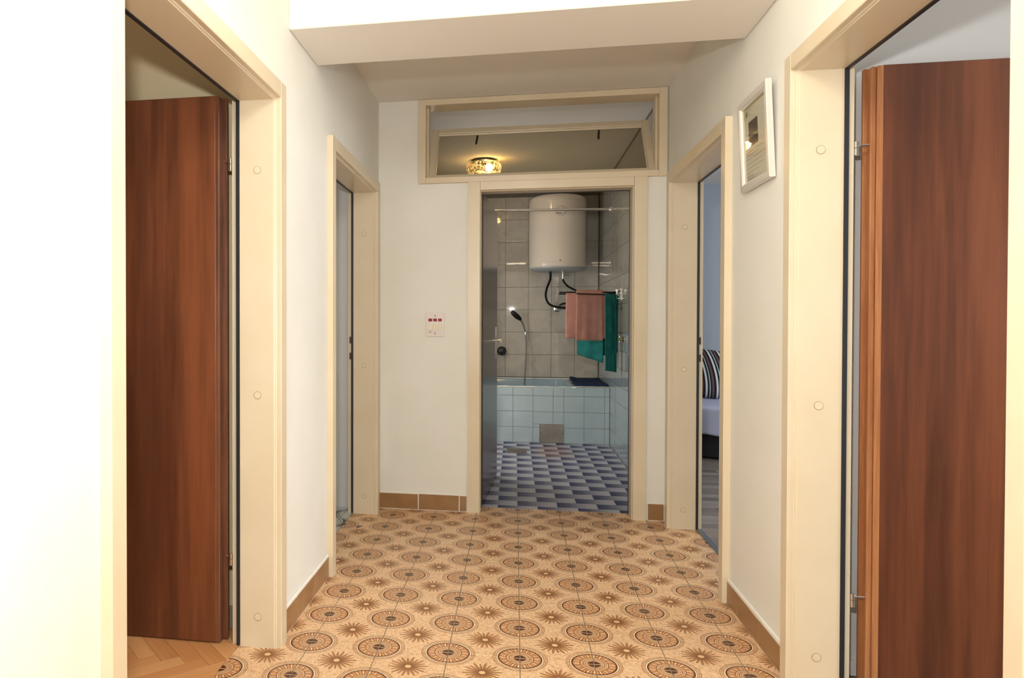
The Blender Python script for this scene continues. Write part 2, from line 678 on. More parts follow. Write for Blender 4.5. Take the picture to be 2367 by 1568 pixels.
side_wall('wall_left', XLo, XL, (D1, D2), -3.7, YB, 'white plastered hall wall holding the parquet room door and a narrow pantry door')
side_wall('wall_right', XR, XRo, (D3, D4), -3.7, YB, 'white plastered hall wall with the silver framed notice hanging on it')
b = MB()
b.box(XLo, -0.600, YB, 2.04, 0, 2.72)
b.box(-0.600, -0.285, YB, 2.04, 0, 2.045)
b.box(0.715, XRo, YB, 2.04, 0, 2.045)
b.box(0.842, XRo, YB, 2.04, 2.045, 2.72)
b.box(-0.600, 0.842, YB, 2.04, 2.548, 2.72)
b.box(-0.285, 0.715, YB, 2.04, 2.028, 2.045)
b.build('wall_back', M_WALL, kind='structure', label='white end wall with the three-gang switch, bathroom door and transom window', cat='wall')
MB().box(XLo, XRo, -3.85, -3.7, 0, 2.72).build('wall_front', M_WALL, kind='structure', label='plain white wall behind the viewer closing the hall', cat='wall')
MB().box(XL, XR, -3.7, YB, ZC, ZC + 0.16).build('ceiling', M_CEIL, kind='structure', label='flat white ceiling over the hall on both sides of the beam', cat='ceiling')
MB().box(XL, XR, 0.095, 0.480, 2.279, ZC, 0.004).build('ceiling_beam', M_CEIL, kind='structure', label='deep white painted beam crossing the hall below the ceiling', cat='beam')

# ------------------------------------------------------------------ hall floor
fl = MB().box(-1.0, 1.0, -3.7, 2.035, -0.12, -0.0025).build('floor', M_GROUT, kind='structure', label='hall floor of brown and peach rosette patterned ceramic tiles', cat='floor')
me_t = tile_mesh('tile', 0.2465, 0.2468, 0.0075, 0.0009, M_TILE)
for j in range(-3, 8):
    for i in range(-4, 4):
        o = inst('tile', me_t, (0.25 * i + 0.125, 0.25 * j + 0.125, -0.0075 + rnd.uniform(-0.0002, 0.0002)), fl)
        o.rotation_euler = (rnd.uniform(-0.0012, 0.0012), rnd.uniform(-0.0012, 0.0012), 0)
for i in range(-4, 4):
    MB().prism(rect(0.25 * i + 0.0018, 0.25 * i + 0.2482, 2.0016, 2.035), -0.0075, 0, 0.0008).build('tile', M_TILE, fl)
b = MB()
for j in range(-14, -3):
    for i in range(-4, 4):
        b.prism(rect(0.25 * i + 0.0018, 0.25 * i + 0.2482, 0.25 * j + 0.0016, 0.25 * j + 0.2484), -0.0075, 0, 0.0009)
b.build('floor_tiles', M_TILE, fl, kind='stuff')
MB().prism([(-0.921, 1.486), (-0.901, 1.430), (-0.877, 1.490)], 0.0, 0.0005).build('tile_chip', mat('chipped_glaze', (128, 104, 96), 0.7), fl)

# ------------------------------------------------------------------ baseboards (brown tile skirting)
def skirting(name, axis, face, back, spans, h, label):
    """axis 'y': runs along y on a side wall; axis 'x': runs along x on the end wall"""
    lo, hi = spans[0], spans[-1]
    s0, s1 = min(face, back), max(face, back)
    inner = (s0 + 0.002, s1) if face < back else (s0, s1 - 0.002)
    b = MB()
    if axis == 'y':
        b.box(inner[0], inner[1], lo, hi, 0.0, h + 0.004)
    else:
        b.box(lo, hi, inner[0], inner[1], 0.0, h + 0.004)
    r = b.build(name, M_CAULK, kind='structure', label=label, cat='baseboard')
    for a, c in zip(spans, spans[1:]):
        hh = h + rnd.uniform(-0.002, 0.001)
        b = MB()
        if axis == 'y':
            b.box(s0, s1, a + 0.0022, c - 0.0022, 0.003, hh, 0.0015)
        else:
            b.box(a + 0.0028, c - 0.0028, s0, s1, 0.003, hh, 0.0015)
        # slightly chipped upper edge
        for v in b.bm.verts:
            if v.co.z > hh - 0.003:
                v.co.z += rnd.uniform(-0.0016, 0.0008)
        b.build('skirting_tile', M_SKIRT, r)
    b = MB()
    w = 0.004
    if axis == 'y':
        x0, x1 = (inner[0] - 0.0, inner[1])
        b.box(inner[0], inner[1], lo, hi, h + 0.001, h + 0.013, 0.003)
    else:
        b.box(lo, hi, inner[0], inner[1], h + 0.001, h + 0.009, 0.003)
    b.build('filler_bead', M_CAULK, r)
    return r


skirting('baseboard_left', 'y', -0.857, XL, [-0.018, 0.168, 0.420, 0.646], 0.094, 'brown tile skirting under the white wall between the parquet room door and the pantry door')
skirting('baseboard_right', 'y', 0.850, XR, [-0.004, 0.248, 0.492, 0.640], 0.094, 'brown tile skirting under the framed notice')
skirting('baseboard_back', 'x', 1.894, YB, [-0.862, -0.613, -0.357, -0.310], 0.099, 'brown tile skirting beneath the three-gang switch')
skirting('baseboard_back.001', 'x', 1.894, YB, [0.756, 0.850], 0.099, 'single short chipped brown skirting tile between bathroom and bedroom doors')


# ------------------------------------------------------------------ steel door frames
def door_frame(r, conv, a0, a1, zo, depth, face_w, caps_b=None, caps_side=(), strike=None, near_gasket=True):
    """conv(a, b, z) -> world; a along the wall, b into the wall from the frame face"""
    rb = depth - 0.032
    prof = [(face_w, 0), (0.002, 0), (0, 0.002), (0, 0.018), (-0.003, 0.021), (-0.003, 0.024), (-0.006, 0.027), (-0.006, rb), (0.012, rb), (0.012, depth), (face_w, depth)]
    for side in (-1, 1):
        a = a0 if side < 0 else a1
        b = MB()
        b.sweep(prof, [lambda q, z=z: conv(a + side * q[0], q[1], z) for z in (0.0, zo + face_w)])
        b.build('jamb', M_FRAME, r)
    b = MB()
    b.sweep(prof, [lambda q, s=s: conv(s, q[1], zo + q[0]) for s in (a0 + 0.0015, a1 - 0.0015)])
    b.build('head', M_FRAME, r)
    b = MB()
    g = 0.0075
    def bar(aa, ab, za, zb):
        p = [conv(aa, rb - 0.004, za), conv(ab, rb + 0.009, zb)]
        b.box(min(p[0][0], p[1][0]), max(p[0][0], p[1][0]), min(p[0][1], p[1][1]), max(p[0][1], p[1][1]), za, zb)
    bar(a0 + 0.0055 - 0.008, a0 + 0.0095, 0.004, zo)
    bar(a1 - 0.0095, a1 - 0.0055 + 0.008, 0.004, zo)
    bar(a0, a1, zo - 0.0095, zo - 0.0055 + 0.008)
    b.build('rubber_gasket', M_RUBBER, r)
    for side in caps_side:
        a = (a0 + 0.006) if side < 0 else (a1 - 0.006)
        for z in (1.712, 0.908, 0.110):
            b = MB()
            c0, c1 = conv(a + side * 0.001, caps_b, z), conv(a - side * 0.0016, caps_b, z)
            d = (c1 - c0)
            b.tube([c0, c1, c1 + d * 0.25], [0.0125, 0.0125, 0.009], 20, 0)
            cap = b.build('screw_cap', M_FRAME_D, r)
            c2 = conv(a - side * 0.0006, caps_b, z)
            MB().tube([c0, c2], [0.0140, 0.0140], 20, 0).build('cap_rim', M_GROUT, cap)


def left_conv(a, b, z): return Vector((-0.840 - b, a, z))
def right_conv(a, b, z): return Vector((0.834 + b, a, z))
def back_conv(a, b, z): return Vector((a, 1.885 + b, z))


def hinge(r, x, y, z, dx, m=M_CHROME):
    b = MB()
    b.cyl((x, y, z - 0.022), (x, y, z - 0.001), 0.0085)
    b.cyl((x, y, z + 0.001), (x, y, z + 0.020), 0.0085)
    b.cyl((x, y, z + 0.010), (x + dx, y + 0.0, z + 0.010), 0.0035, 10)
    b.cyl((x, y, z - 0.012), (x - dx * 0.9, y, z - 0.012), 0.0035, 10)
    return b.build('hinge', m, r, smooth=True)


def strike_plate(r, x, y, z):
    b = MB()
    b.box(x - 0.009, x + 0.009, y, y + 0.0022, z - 0.105, z + 0.095, 0.0006)
    p = b.build('strike_plate', M_FRAME, r)
    for zz in (z + 0.052, z - 0.046):
        b = MB()
        b.box(x - 0.006, x + 0.005, y - 0.0008, y + 0.0015, zz - 0.019, zz + 0.019)
        b.build('keep_slot', M_EDGE_DARK, p)
        b = MB()
        b.box(x - 0.006, x + 0.007, y - 0.0016, y + 0.0005, zz - 0.022, zz - 0.018)
        b.box(x - 0.006, x + 0.007, y - 0.0016, y + 0.0005, zz + 0.018, zz + 0.022)
        b.build('keep_lip', M_STEEL, p)


# left near door, open into the parquet room
d1 = root('door_1', 'mahogany door standing open into the parquet room, cream steel frame', 'door', (0, 0, 0), kind='structure')
door_frame(d1, left_conv, D1[0], D1[1], ZO, 0.19, 0.056, 0.088, (1,))
b = MB()
b.box(-2.03, -1.086, -0.082, -0.048, 0.006, 1.985, 0.002)
leaf = b.build('door_leaf', M_DOOR, d1)
b = MB()
b.box(-1.0885, -1.0725, -0.0805, -0.047, 0.006, 1.984, 0.002)
b.box(-2.04, -1.056, -0.047, -0.032, 0.004, 1.986, 0.003)
b.build('rebated_edge', M_EDGE_DARK, leaf)
hinge(d1, -1.041, -0.052, 1.742, -0.02)
hinge(d1, -1.041, -0.052, 0.304, -0.02)
# right near door, open into the bedroom
d2 = root('door_2', 'mahogany door with pale bare wood edge standing open, cream steel frame beside the framed notice', 'door', kind='structure')
door_frame(d2, right_conv, D3[0], D3[1], ZO, 0.19, 0.050, 0.088, (1,))
b = MB()
b.box(1.114, 2.04, -0.030, 0.006, 0.006, 1.979, 0.002)
leaf = b.build('door_leaf', M_DOOR, d2)
b = MB()
b.box(1.098, 1.1165, -0.0295, 0.004, 0.006, 1.978, 0.002)
b.box(1.082, 1.099, -0.024, 0.004, 0.006, 1.978, 0.004)
b.box(1.072, 2.04, 0.004, 0.018, 0.004, 1.980, 0.003)
b.build('rebated_edge', M_EDGE, leaf, label='pale bare wood edge')
hinge(d2, 1.034, -0.040, 1.718, 0.036)
hinge(d2, 1.034, -0.040, 0.292, 0.036)
# left far door frame (no leaf in view)
d3 = root('door_3', 'cream steel door frame with no leaf, opening onto green and white tiled pantry', 'door', kind='structure')
door_frame(d3, left_conv, D2[0], D2[1], ZO, 0.19, 0.058, 0.088, (1,))
strike_plate(d3, -1.016, D2[1] + 0.0098 - 0.0005, 1.012)
# right far door frame
d4 = root('door_4', 'cream steel door frame with no leaf, opening onto the bedroom with the bed', 'door', kind='structure')
door_frame(d4, right_conv, D4[0], D4[1], ZO, 0.19, 0.058, 0.088, (1,))
strike_plate(d4, 1.010, D4[1] + 0.0098 - 0.0005, 1.018)
# bathroom door
d5 = root('door_5', 'dark glossy bathroom door standing open in the end wall, cream frame', 'door', kind='structure')
door_frame(d5, back_conv, -0.233, 0.671, 1.984, 0.155, 0.074)
b = MB()
ang = math.atan2(0.066, 0.871)
R = Matrix.Translation((-0.222, 2.062, 0)) @ Matrix.Rotation(-ang, 4, 'Z')
b.box(-0.038, 0, 0, 0.905, 0.006, 2.005, 0.002)
b.bm.transform(R)
leaf = b.build('door_leaf', M_DOOR_DARK, d5)
b = MB()
b.box(0.0, 0.004, 0.815, 0.850, 0.905, 1.140, 0.001)
b.bm.transform(R)
b.build('handle_plate', M_CHROME, leaf)
b = MB()
b.tube([(0.002, 0.832, 1.040), (0.034, 0.832, 1.040), (0.045, 0.826, 1.038), (0.047, 0.80, 1.037), (0.047, 0.715, 1.036)], [0.009, 0.009, 0.0095, 0.0085, 0.0075], 12, 5)
b.bm.transform(R)
b.build('lever_handle', M_CHROME, leaf, smooth=True)
for z in (1.62, 0.985, 0.26):
    b = MB()
    b.cyl((0.6665, 2.012, z - 0.014), (0.6665, 2.012, z + 0.014), 0.006, 12)
    b.build('frame_bolt', M_CHROME, d5, smooth=True)

# transom window over the bathroom door
w1 = root('window_1', 'wide cream transom window tilted open above the bathroom door', 'window', kind='structure')
x0, x1, z0, z1 = -0.614, 0.855, 2.034, 2.553
t = 0.046
b = MB()
y0, y1 = 1.884, 2.035
b.box(x0, x0 + t, y0, y1, z0, z1, 0.002)
b.box(x1 - t, x1, y0, y1, z0, z1, 0.002)
b.box(x0 + t, x1 - t, y0, y1, z1 - 0.036, z1, 0.002)
b.box(x0 + t, x1 - t, y0 - 0.003, y1, z0, z0 + 0.036, 0.002)
b.box(x0 + t, x0 + t + 0.010, y0 + 0.07, y1, z0 + 0.036, z1 - 0.036)
b.box(x1 - t - 0.010, x1 - t, y0 + 0.07, y1, z0 + 0.036, z1 - 0.036)
b.build('window_frame', M_FRAME, w1)
SA = math.radians(35)
SR = Matrix.Translation((0.1215, 1.952, 2.074)) @ Matrix.Rotation(-SA, 4, 'X')
hw, hh, rw = 0.688, 0.470, 0.044
b = MB()
b.box(-hw, -hw + rw, 0, 0.032, 0, hh, 0.002)
b.box(hw - rw, hw, 0, 0.032, 0, hh, 0.002)
b.box(-hw + rw, hw - rw, 0, 0.032, 0, rw * 0.8, 0.002)
b.box(-hw + rw, hw - rw, 0, 0.032, hh - rw, hh, 0.002)
# glazing bead
b.box(-hw + rw, hw - rw, 0.006, 0.020, hh - rw - 0.012, hh - rw, 0.003)
b.box(-hw + rw, -hw + rw + 0.007, 0.008, 0.020, rw * 0.8, hh - rw, 0.002)
b.box(hw - rw - 0.007, hw - rw, 0.008, 0.020, rw * 0.8, hh - rw, 0.002)
b.bm.transform(SR)
sash = b.build('sash', M_FRAME, w1)
b = MB()
b.box(-hw + rw, hw - rw, 0.017, 0.021, rw * 0.8, hh - rw)
b.bm.transform(SR)
b.build('pane', M_GLASS, sash)
for sx in (-0.390, 0.383):
    b = MB()
    b.tube([(sx, 0.030, hh - 0.020), (sx, 0.040, hh - 0.045), (sx - 0.004, 0.040, hh - 0.085), (sx - 0.006, 0.040, hh - 0.115)], [0.005, 0.0075, 0.0075, 0.006], 8, 3)
    b.bm.transform(SR)
    b.build('window_catch', M_BLACK, sash, smooth=True)

# ------------------------------------------------------------------ parquet room behind door 1
MB().box(-4.2, XLo, 0.062, 0.20, 0, 2.72).build('wall_parquet_room', M_WALL_TAN, kind='structure', label='beige wall of the parquet room behind the open mahogany door', cat='wall')
MB().box(-4.35, -4.2, -4.0, 0.2, 0, 2.72).build('wall_parquet_room_far', M_WALL_TAN, kind='structure', label='far beige wall of the parquet room', cat='wall')
MB().box(-4.2, XLo, -4.1, -3.95, 0, 2.72).build('wall_parquet_room_front', M_WALL_TAN, kind='structure', label='beige wall of the parquet room towards the street', cat='wall')
MB().box(-4.2, XLo, -3.95, 0.062, 2.62, 2.72).build('ceiling_parquet_room', M_CEIL, kind='structure', label='white ceiling of the parquet room', cat='ceiling')
MB().box(-2.6, XLo - 0.01, 0.050, 0.062, 0, 0.085, 0.002).build('baseboard_parquet_room', M_GROUT_W, kind='structure', label='grey painted skirting board behind the open mahogany door', cat='baseboard')
fp = MB().box(-4.2, -1.0, -3.95, 0.062, -0.12, -0.0022).build('floor_parquet_room', M_PARQUET, kind='structure', label='warm oak herringbone parquet floor beyond the brass coloured doorway', cat='floor')
fp['label'] = 'warm oak herringbone parquet floor inside the open mahogany door'
w = 0.0625
s2 = math.sqrt(0.5)
L = 0.36
for row in (-1, 0):
    for k in range(-9, 6):
        P = (-1.305 + w / s2 * k, -0.239 + row * (L / s2 - 0.0))
        for kind in (0, 1):
            g = 0.0005
            if kind == 0:
                u, v, o = (-s2, s2), (s2, s2), P
                c = [(0, 0), (0, w), (L, w), (L, 0)]
            else:
                u, v, o = (-s2, -s2), (s2, -s2), (P[0] + s2 * w, P[1] + s2 * w)
                c = [(0, 0), (L, 0), (L, w), (0, w)]
            poly = [(o[0] + u[0] * (a + (g if a == 0 else -g)) + v[0] * (bb + (g if bb == 0 else -g)), o[1] + u[1] * (a + (g if a == 0 else -g)) + v[1] * (bb + (g if bb == 0 else -g))) for a, bb in c]
            if sum(poly[i][0] * poly[(i + 1) % 4][1] - poly[(i + 1) % 4][0] * poly[i][1] for i in range(4)) < 0:
                poly = poly[::-1]
            cen = (sum(q[0] for q in poly) / 4, sum(q[1] for q in poly) / 4)
            for ax, val, less in ((0, -1.0015, True), (1, 0.048, True), (1, -0.75, False)):
                poly = clip_poly(poly, ax, val, less) if poly else poly
            if len(poly) < 3 or cen[0] < -1.62:
                continue
            ca, sa = u
            loc = [((q[0] - cen[0]) * ca + (q[1] - cen[1]) * sa, -(q[0] - cen[0]) * sa + (q[1] - cen[1]) * ca) for q in poly]
            bl = MB().prism(loc, -0.006, 0.0, 0.0004).build('parquet_block', M_PARQUET, fp, loc=(cen[0], cen[1], 0))
            bl.rotation_euler = (0, 0, math.atan2(sa, ca))

# ------------------------------------------------------------------ bedroom behind door 2
MB().box(XRo, 4.2, 0.078, 0.20, 0, 2.72).build('wall_white_room', M_WALL_GREY, kind='structure', label='pale grey wall behind the mahogany door with the bare wood edge', cat='wall')
MB().box(4.2, 4.35, -4.1, 5.6, 0, 2.72).build('wall_bedroom_far', M_WALL_BLUE, kind='structure', label='far wall running past both rooms beside the hall', cat='wall')
MB().box(XRo, 4.2, -4.1, -3.95, 0, 2.72).build('wall_white_room_front', M_WALL_GREY, kind='structure', label='pale grey wall of the room towards the street', cat='wall')
MB().box(XRo, 4.2, -3.95, 5.5, 2.62, 2.72).build('ceiling_bedroom', M_CEIL, kind='structure', label='white ceiling over the rooms beside the framed notice', cat='ceiling')
MB().box(1.0, 4.2, -3.95, 0.078, -0.12, -0.001).build('floor_white_room', M_LAMINATE, kind='structure', label='grey brown laminate floor behind the bare edged mahogany door', cat='floor')
MB().box(XRo + 0.01, 2.6, 0.066, 0.078, 0, 0.05, 0.002).build('baseboard_white_room', M_WALL_GREY, kind='structure', label='grey skirting behind the mahogany door with the bare wood edge', cat='baseboard')

# ------------------------------------------------------------------ bedroom behind door 4
MB().box(XRo, 4.2, 5.35, 5.5, 0, 2.72).build('wall_bedroom_back', M_WALL_BLUE, kind='structure', label='blue grey bedroom wall behind the striped cushion', cat='wall')
fb = MB().box(1.0, 4.2, 0.20, 5.35, -0.12, -0.0025).build('floor_bedroom', M_LAMINATE, kind='structure', label='grey brown laminate plank floor in front of the bed', cat='floor')
yy = 1.03
k = 0
while yy < 4.3:
    xx = 1.0015
    lens = [(0.23, 0.55, 0.9)[k % 3], 0.9, 0.9]
    for ln in lens:
        xe = min(xx + ln, 2.4)
        if xe - xx > 0.02:
            c = ((xx + xe) / 2, yy + 0.0475)
            MB().prism(rect(xx - c[0] + 0.0004, xe - c[0] - 0.0004, -0.0475, 0.0465), -0.006, 0, 0.0006).build('floor_plank', M_LAMINATE, fb, loc=(c[0], c[1], 0))
        xx = xe
    yy += 0.095
    k += 1
tr = MB().prism(rect(0.992, 1.022, D4[0] + 0.004, D4[1] + 0.010), 0.0, 0.004, 0.0015).build('trim_1', M_ALU, kind='structure', label='grey metal threshold strip on the floor of the bedroom doorway', cat='threshold')

BR = math.radians(-25)
bed = root('bed', 'bed with pale lilac sheet over a dark upholstered base', 'bed', (1.62, 4.00, 0), (0, 0, BR))
b = MB()
b.box(-0.42, 1.45, 0.02, 1.17, 0.012, 0.25, 0.015, 2)
b.build('base', M_BEDBASE, bed)
b = MB()
for q in ((-0.36, 0.08), (1.38, 0.08), (-0.36, 1.1), (1.38, 1.1)):
    b.box(q[0] - 0.03, q[0] + 0.03, q[1] - 0.03, q[1] + 0.03, 0.0, 0.02)
b.build('bed_feet', M_BLACK, bed, kind='stuff')
b = MB()
b.box(-0.44, 1.47, 0.0, 1.19, 0.25, 0.445, 0.05, 4)
b.build('mattress', M_SHEET, bed, smooth=True)


def sheet_fn(u, v):
    s = -0.452 + u * 1.934
    zt = 0.452
    d = 0.245 + 0.012 * math.sin(u * 19) + 0.006 * math.sin(u * 47 + 1)
    if v < 0.4:
        q = v / 0.4
        return Vector((s, -0.012 - 0.006 * math.sin(u * 31) * (1 - q), zt - 0.03 - d * (1 - q) * 0.9))
    q = (v - 0.4) / 0.6
    if q < 0.15:
        a = q / 0.15 * PI / 2
        return Vector((s, -0.012 + 0.03 * (1 - math.cos(a)), zt - 0.03 + 0.03 * math.sin(a)))
    return Vector((s, 0.018 + (q - 0.15) / 0.85 * 1.16, zt + 0.002 * math.sin(u * 23 + q * 9)))


b = MB().grid(sheet_fn, 60, 30)
o = b.build('sheet', M_SHEET, bed, smooth='all')
md = o.modifiers.new('thick', 'SOLIDIFY')
md.thickness = 0.004
# cushion
b = MB()
nu, nv = 28, 20


def cushion_fn(u, v):
    a = 2 * PI * u
    el = PI * (v - 0.5)
    ce, se = math.cos(el), math.sin(el)
    sg = lambda q, e: math.copysign(abs(q) ** e, q)
    w_ = sg(ce, 0.55)
    return Vector((0.245 * sg(math.cos(a), 0.62) * w_, 0.095 * sg(se, 1.0), 0.235 * sg(math.sin(a), 0.55) * w_))


b.grid(cushion_fn, nu, nv)
bmesh.ops.remove_doubles(b.bm, verts=b.bm.verts, dist=0.0005)
cu = b.build('cushion', M_STRIPE, smooth='all', label='black, white and brown striped cushion propped up on the lilac bed', cat='cushion', loc=(1.795, 4.76, 0.690))
cu.rotation_euler = (math.radians(-16), math.radians(7), math.radians(-14))

# ------------------------------------------------------------------ pantry behind door 3
MB().box(-2.9, XLo, 1.880, 2.04, 0, 2.72).build('wall_pantry_back', M_WALL_GREY, kind='structure', label='pale grey wall seen through the leafless pantry frame', cat='wall')
MB().box(-3.05, -2.9, 0.20, 2.04, 0, 2.72).build('wall_pantry_far', M_WALL_GREY, kind='structure', label='far grey wall of the pantry', cat='wall')
MB().box(-2.9, XLo, 0.20, 1.88, 2.62, 2.72).build('ceiling_pantry', M_CEIL, kind='structure', label='white ceiling of the pantry', cat='ceiling')
fk = MB().box(-2.9, -1.0, 0.20, 1.88, -0.12, -0.0022).build('floor_pantry', M_GROUT_D, kind='structure', label='pantry floor of white tiles with dark green circle pattern', cat='floor')
me_c = tile_mesh('tile', 0.1875, 0.1875, 0.006, 0.0008, M_CIRCLE)
for i in range(3):
    for j in range(-2, 2):
        inst('tile', me_c, (-1.145 - 0.19 * i, 1.53 + 0.19 * j, -0.006), fk)
    MB().prism(rect(-0.0937, 0.0937, 0.0012, 0.061), -0.006, 0, 0.0008).build('tile', M_CIRCLE, fk, loc=(-1.145 - 0.19 * i, 1.815, 0))
for j in range(-2, 3):
    MB().prism(rect(-1.0488, -1.0015, 1.4362 + 0.19 * j, min(1.6238 + 0.19 * j, 1.876)), -0.006, 0, 0.0006).build('tile', M_CIRCLE, fk)

# ------------------------------------------------------------------ bathroom
BX0, BX1, BY0, BY1, BZ = -0.92, 0.887, 2.04, 5.55, 2.62
wb = MB().box(BX0 - 0.1, BX1 + 0.10, BY1, BY1 + 0.12, 0, 2.72).build('wall_bathroom_back', M_GROUT_D, kind='structure', label='grey marbled tile wall behind the water heater', cat='wall')
me_g = tile_mesh('wall_tile', 0.2472, 0.2472, 0.006, 0.001, M_GREYTILE)
for i in range(-3, 4):
    for j in range(2, 10):
        xc, zc = -0.125 + 0.25 * i + 0.125, 0.073 + 0.25 * j + 0.125
        x0, x1 = max(xc - 0.125, BX0), min(xc + 0.125, BX1)
        z1 = min(zc + 0.125, BZ)
        if x1 - x0 < 0.249 or z1 - zc < 0.1249:
            if x1 - x0 < 0.02 or z1 - zc + 0.125 < 0.02:
                continue
            o = MB().prism(rect(x0 + 0.0014 - xc, x1 - 0.0014 - xc, -0.1236, z1 - 0.0014 - zc), 0, 0.006, 0.001).build('wall_tile', M_GREYTILE, wb)
            o.location = (xc, BY1, zc)
        else:
            o = inst('wall_tile', me_g, (xc, BY1, zc), wb)
        o.rotation_euler = (PI / 2 + rnd.uniform(-0.004, 0.004), rnd.uniform(-0.003, 0.003), 0)
wr = MB().box(BX1, XRo - 0.002, BY0, BY1, 0, 2.72).build('wall_bathroom_side', M_GROUT_D, kind='structure', label='glossy tiled bathroom wall carrying the towel rail', cat='wall')
me_b = tile_mesh('wall_tile', 0.1978, 0.1528, 0.006, 0.001, M_BLUETILE_W)
Rr = (PI / 2, 0, -PI / 2)
for j in range(0, 7):
    for i in range(17):
        y1 = BY1 - 0.2 * i
        inst('wall_tile', me_b, (BX1, y1 - 0.1, 0.155 * j + 0.0775), wr).rotation_euler = (PI / 2 + rnd.uniform(-0.002, 0.002), 0, -PI / 2 + rnd.uniform(-0.002, 0.002))
me_g2 = tile_mesh('wall_tile', 0.2472, 0.2472, 0.006, 0.001, M_GREYTILE_W)
for j in range(6):
    for i in range(14):
        inst('wall_tile', me_g2, (BX1, BY1 - 0.25 * i - 0.125, 1.087 + 0.25 * j + 0.125), wr).rotation_euler = (PI / 2 + rnd.uniform(-0.003, 0.003), 0, -PI / 2 + rnd.uniform(-0.003, 0.003))
MB().box(BX0 - 0.1, BX0, BY0, BY1, 0, 2.72).build('wall_bathroom_left', M_GREYTILE, kind='structure', label='grey tiled bathroom wall hidden behind the open dark door', cat='wall')
MB().box(BX0, BX1, BY0, BY1, BZ, 2.72).build('ceiling_bathroom', M_CEIL, kind='structure', label='white bathroom ceiling seen through the transom window', cat='ceiling')
fbt = MB().box(BX0, BX1, 2.035, BY1, -0.12, -0.0022).build('floor_bathroom', M_GROUT_D, kind='structure', label='bathroom floor of staggered blue to grey gradient tiles', cat='floor')
for j in range(0, 21):
    ya, yb = 1.983 + 0.125 * j, 1.983 + 0.125 * (j + 1)
    ya, yb = max(ya, 2.0365), min(yb, 4.585)
    off = -0.125 + 0.125 * (j % 2)
    for i in range(-2, 5):
        xa, xb = max(off + 0.25 * i, -0.5), min(off + 0.25 * (i + 1), BX1)
        if xb - xa < 0.02 or yb - ya < 0.02:
            continue
        MB().prism(rect(xa + 0.0006, xb - 0.0006, ya + 0.0006, yb - 0.0006), -0.006, rnd.uniform(-0.0004, 0.0002), 0.0007).build('tile', M_BATHFLOOR, fbt)
b = MB()
b.prism(rect(BX0, -0.5, 2.0365, 4.585), -0.006, 0.0)
b.build('tile', M_BATHFLOOR, fbt)

# bathtub with tiled front
tub = root('bathtub', 'built in pale blue bathtub with a tiled front below the water heater', 'bathtub', (0, 4.585, 0))
TY = 4.585
ZT = 0.556
b = MB()
bm = b.bm
ox0, ox1, oy0, oy1 = BX0 + 0.002, 0.572, 0.012, BY1 - TY - 0.008
ix0, ix1, iy0, iy1 = BX0 + 0.07, 0.520, 0.060, BY1 - TY - 0.030
rings = []
def rr(x0, x1, y0, y1, rad, z, n=6):
    pts = []
    for cx, cy, a0 in ((x1 - rad, y1 - rad, 0), (x0 + rad, y1 - rad, PI / 2), (x0 + rad, y0 + rad, PI), (x1 - rad, y0 + rad, 1.5 * PI)):
        for k in range(n + 1):
            a = a0 + PI / 2 * k / n
            pts.append((cx + rad * math.cos(a), cy + rad * math.sin(a), z))
    return pts
for args in ((ox0, ox1, oy0, oy1, 0.01, ZT - 0.03), (ox0, ox1, oy0, oy1, 0.01, ZT - 0.004), (ox0 + 0.004, ox1 - 0.004, oy0 + 0.004, oy1 - 0.004, 0.012, ZT), (ix0 - 0.01, ix1 + 0.01, iy0 - 0.01, iy1 + 0.01, 0.12, ZT), (ix0, ix1, iy0, iy1, 0.11, ZT - 0.01), (ix0 + 0.05, ix1 - 0.06, iy0 + 0.05, iy1 - 0.05, 0.12, ZT - 0.36), (ix0 + 0.12, ix1 - 0.12, iy0 + 0.11, iy1 - 0.11, 0.1, ZT - 0.40)):
    rings.append([bm.verts.new(q) for q in rr(*args)])
for a, c in zip(rings, rings[1:]):
    n = len(a)
    for i in range(n):
        bm.faces.new((a[i], a[(i + 1) % n], c[(i + 1) % n], c[i]))
bm.faces.new(rings[-1])
b.build('basin', M_TUB, tub, smooth=True)
b = MB()
b.box(BX0 + 0.002, BX1 - 0.009, 0.006, 0.05, 0.0, 0.545)
b.box(0.575, BX1 - 0.009, 0.05, BY1 - TY - 0.008, 0.0, 0.549)
b.build('masonry_core', M_GROUT_W, tub)
cols = [-0.92, -0.637, -0.437, -0.237, -0.037, 0.157, 0.350, 0.450, 0.641, 0.833, 0.8795]
rows_l = [0.0, 0.154, 0.307, 0.463, 0.541]
rows_r = [0.0, 0.152, 0.305, 0.460, 0.552]


def apron(xa, xb, za, zb):
    g = 0.0014
    bb = MB().box(xa + g, xb - g, 0.0, 0.0065, za + g, zb - g, 0.001)
    bb.build('tile', M_BLUETILE, tub)


for ci in range(len(cols) - 1):
    xa, xb = cols[ci], cols[ci + 1]
    rows = rows_l if xb <= 0.16 else rows_r
    for ri in range(4):
        za, zb = rows[ri], rows[ri + 1]
        if ri == 0 and 0.15 < xa < 0.44:
            continue
        if ri == 1 and 0.15 < xa < 0.44:
            za = 0.184
        apron(xa, xb, za, zb)
apron(0.157, 0.221, 0.0, 0.155)
apron(0.157, 0.221, 0.155, 0.184)
b = MB()
b.box(0.223, 0.4515, -0.004, 0.004, 0.002, 0.184, 0.001)
hatch = b.build('access_hatch', M_STEEL, tub, label='square brushed metal access hatch')
for sx in (0.236, 0.440):
    b = MB()
    b.cyl((sx, -0.004, 0.098), (sx, -0.0065, 0.098), 0.005, 10)
    b.build('screw', M_DARKMETAL, hatch)
b = MB()
b.box(0.577, BX1 - 0.010, 0.0, BY1 - TY - 0.0085, 0.549, 0.557, 0.0015)
b.build('ledge_slab', M_GROUT_W, tub, label='tiled ledge at the end of the tub')
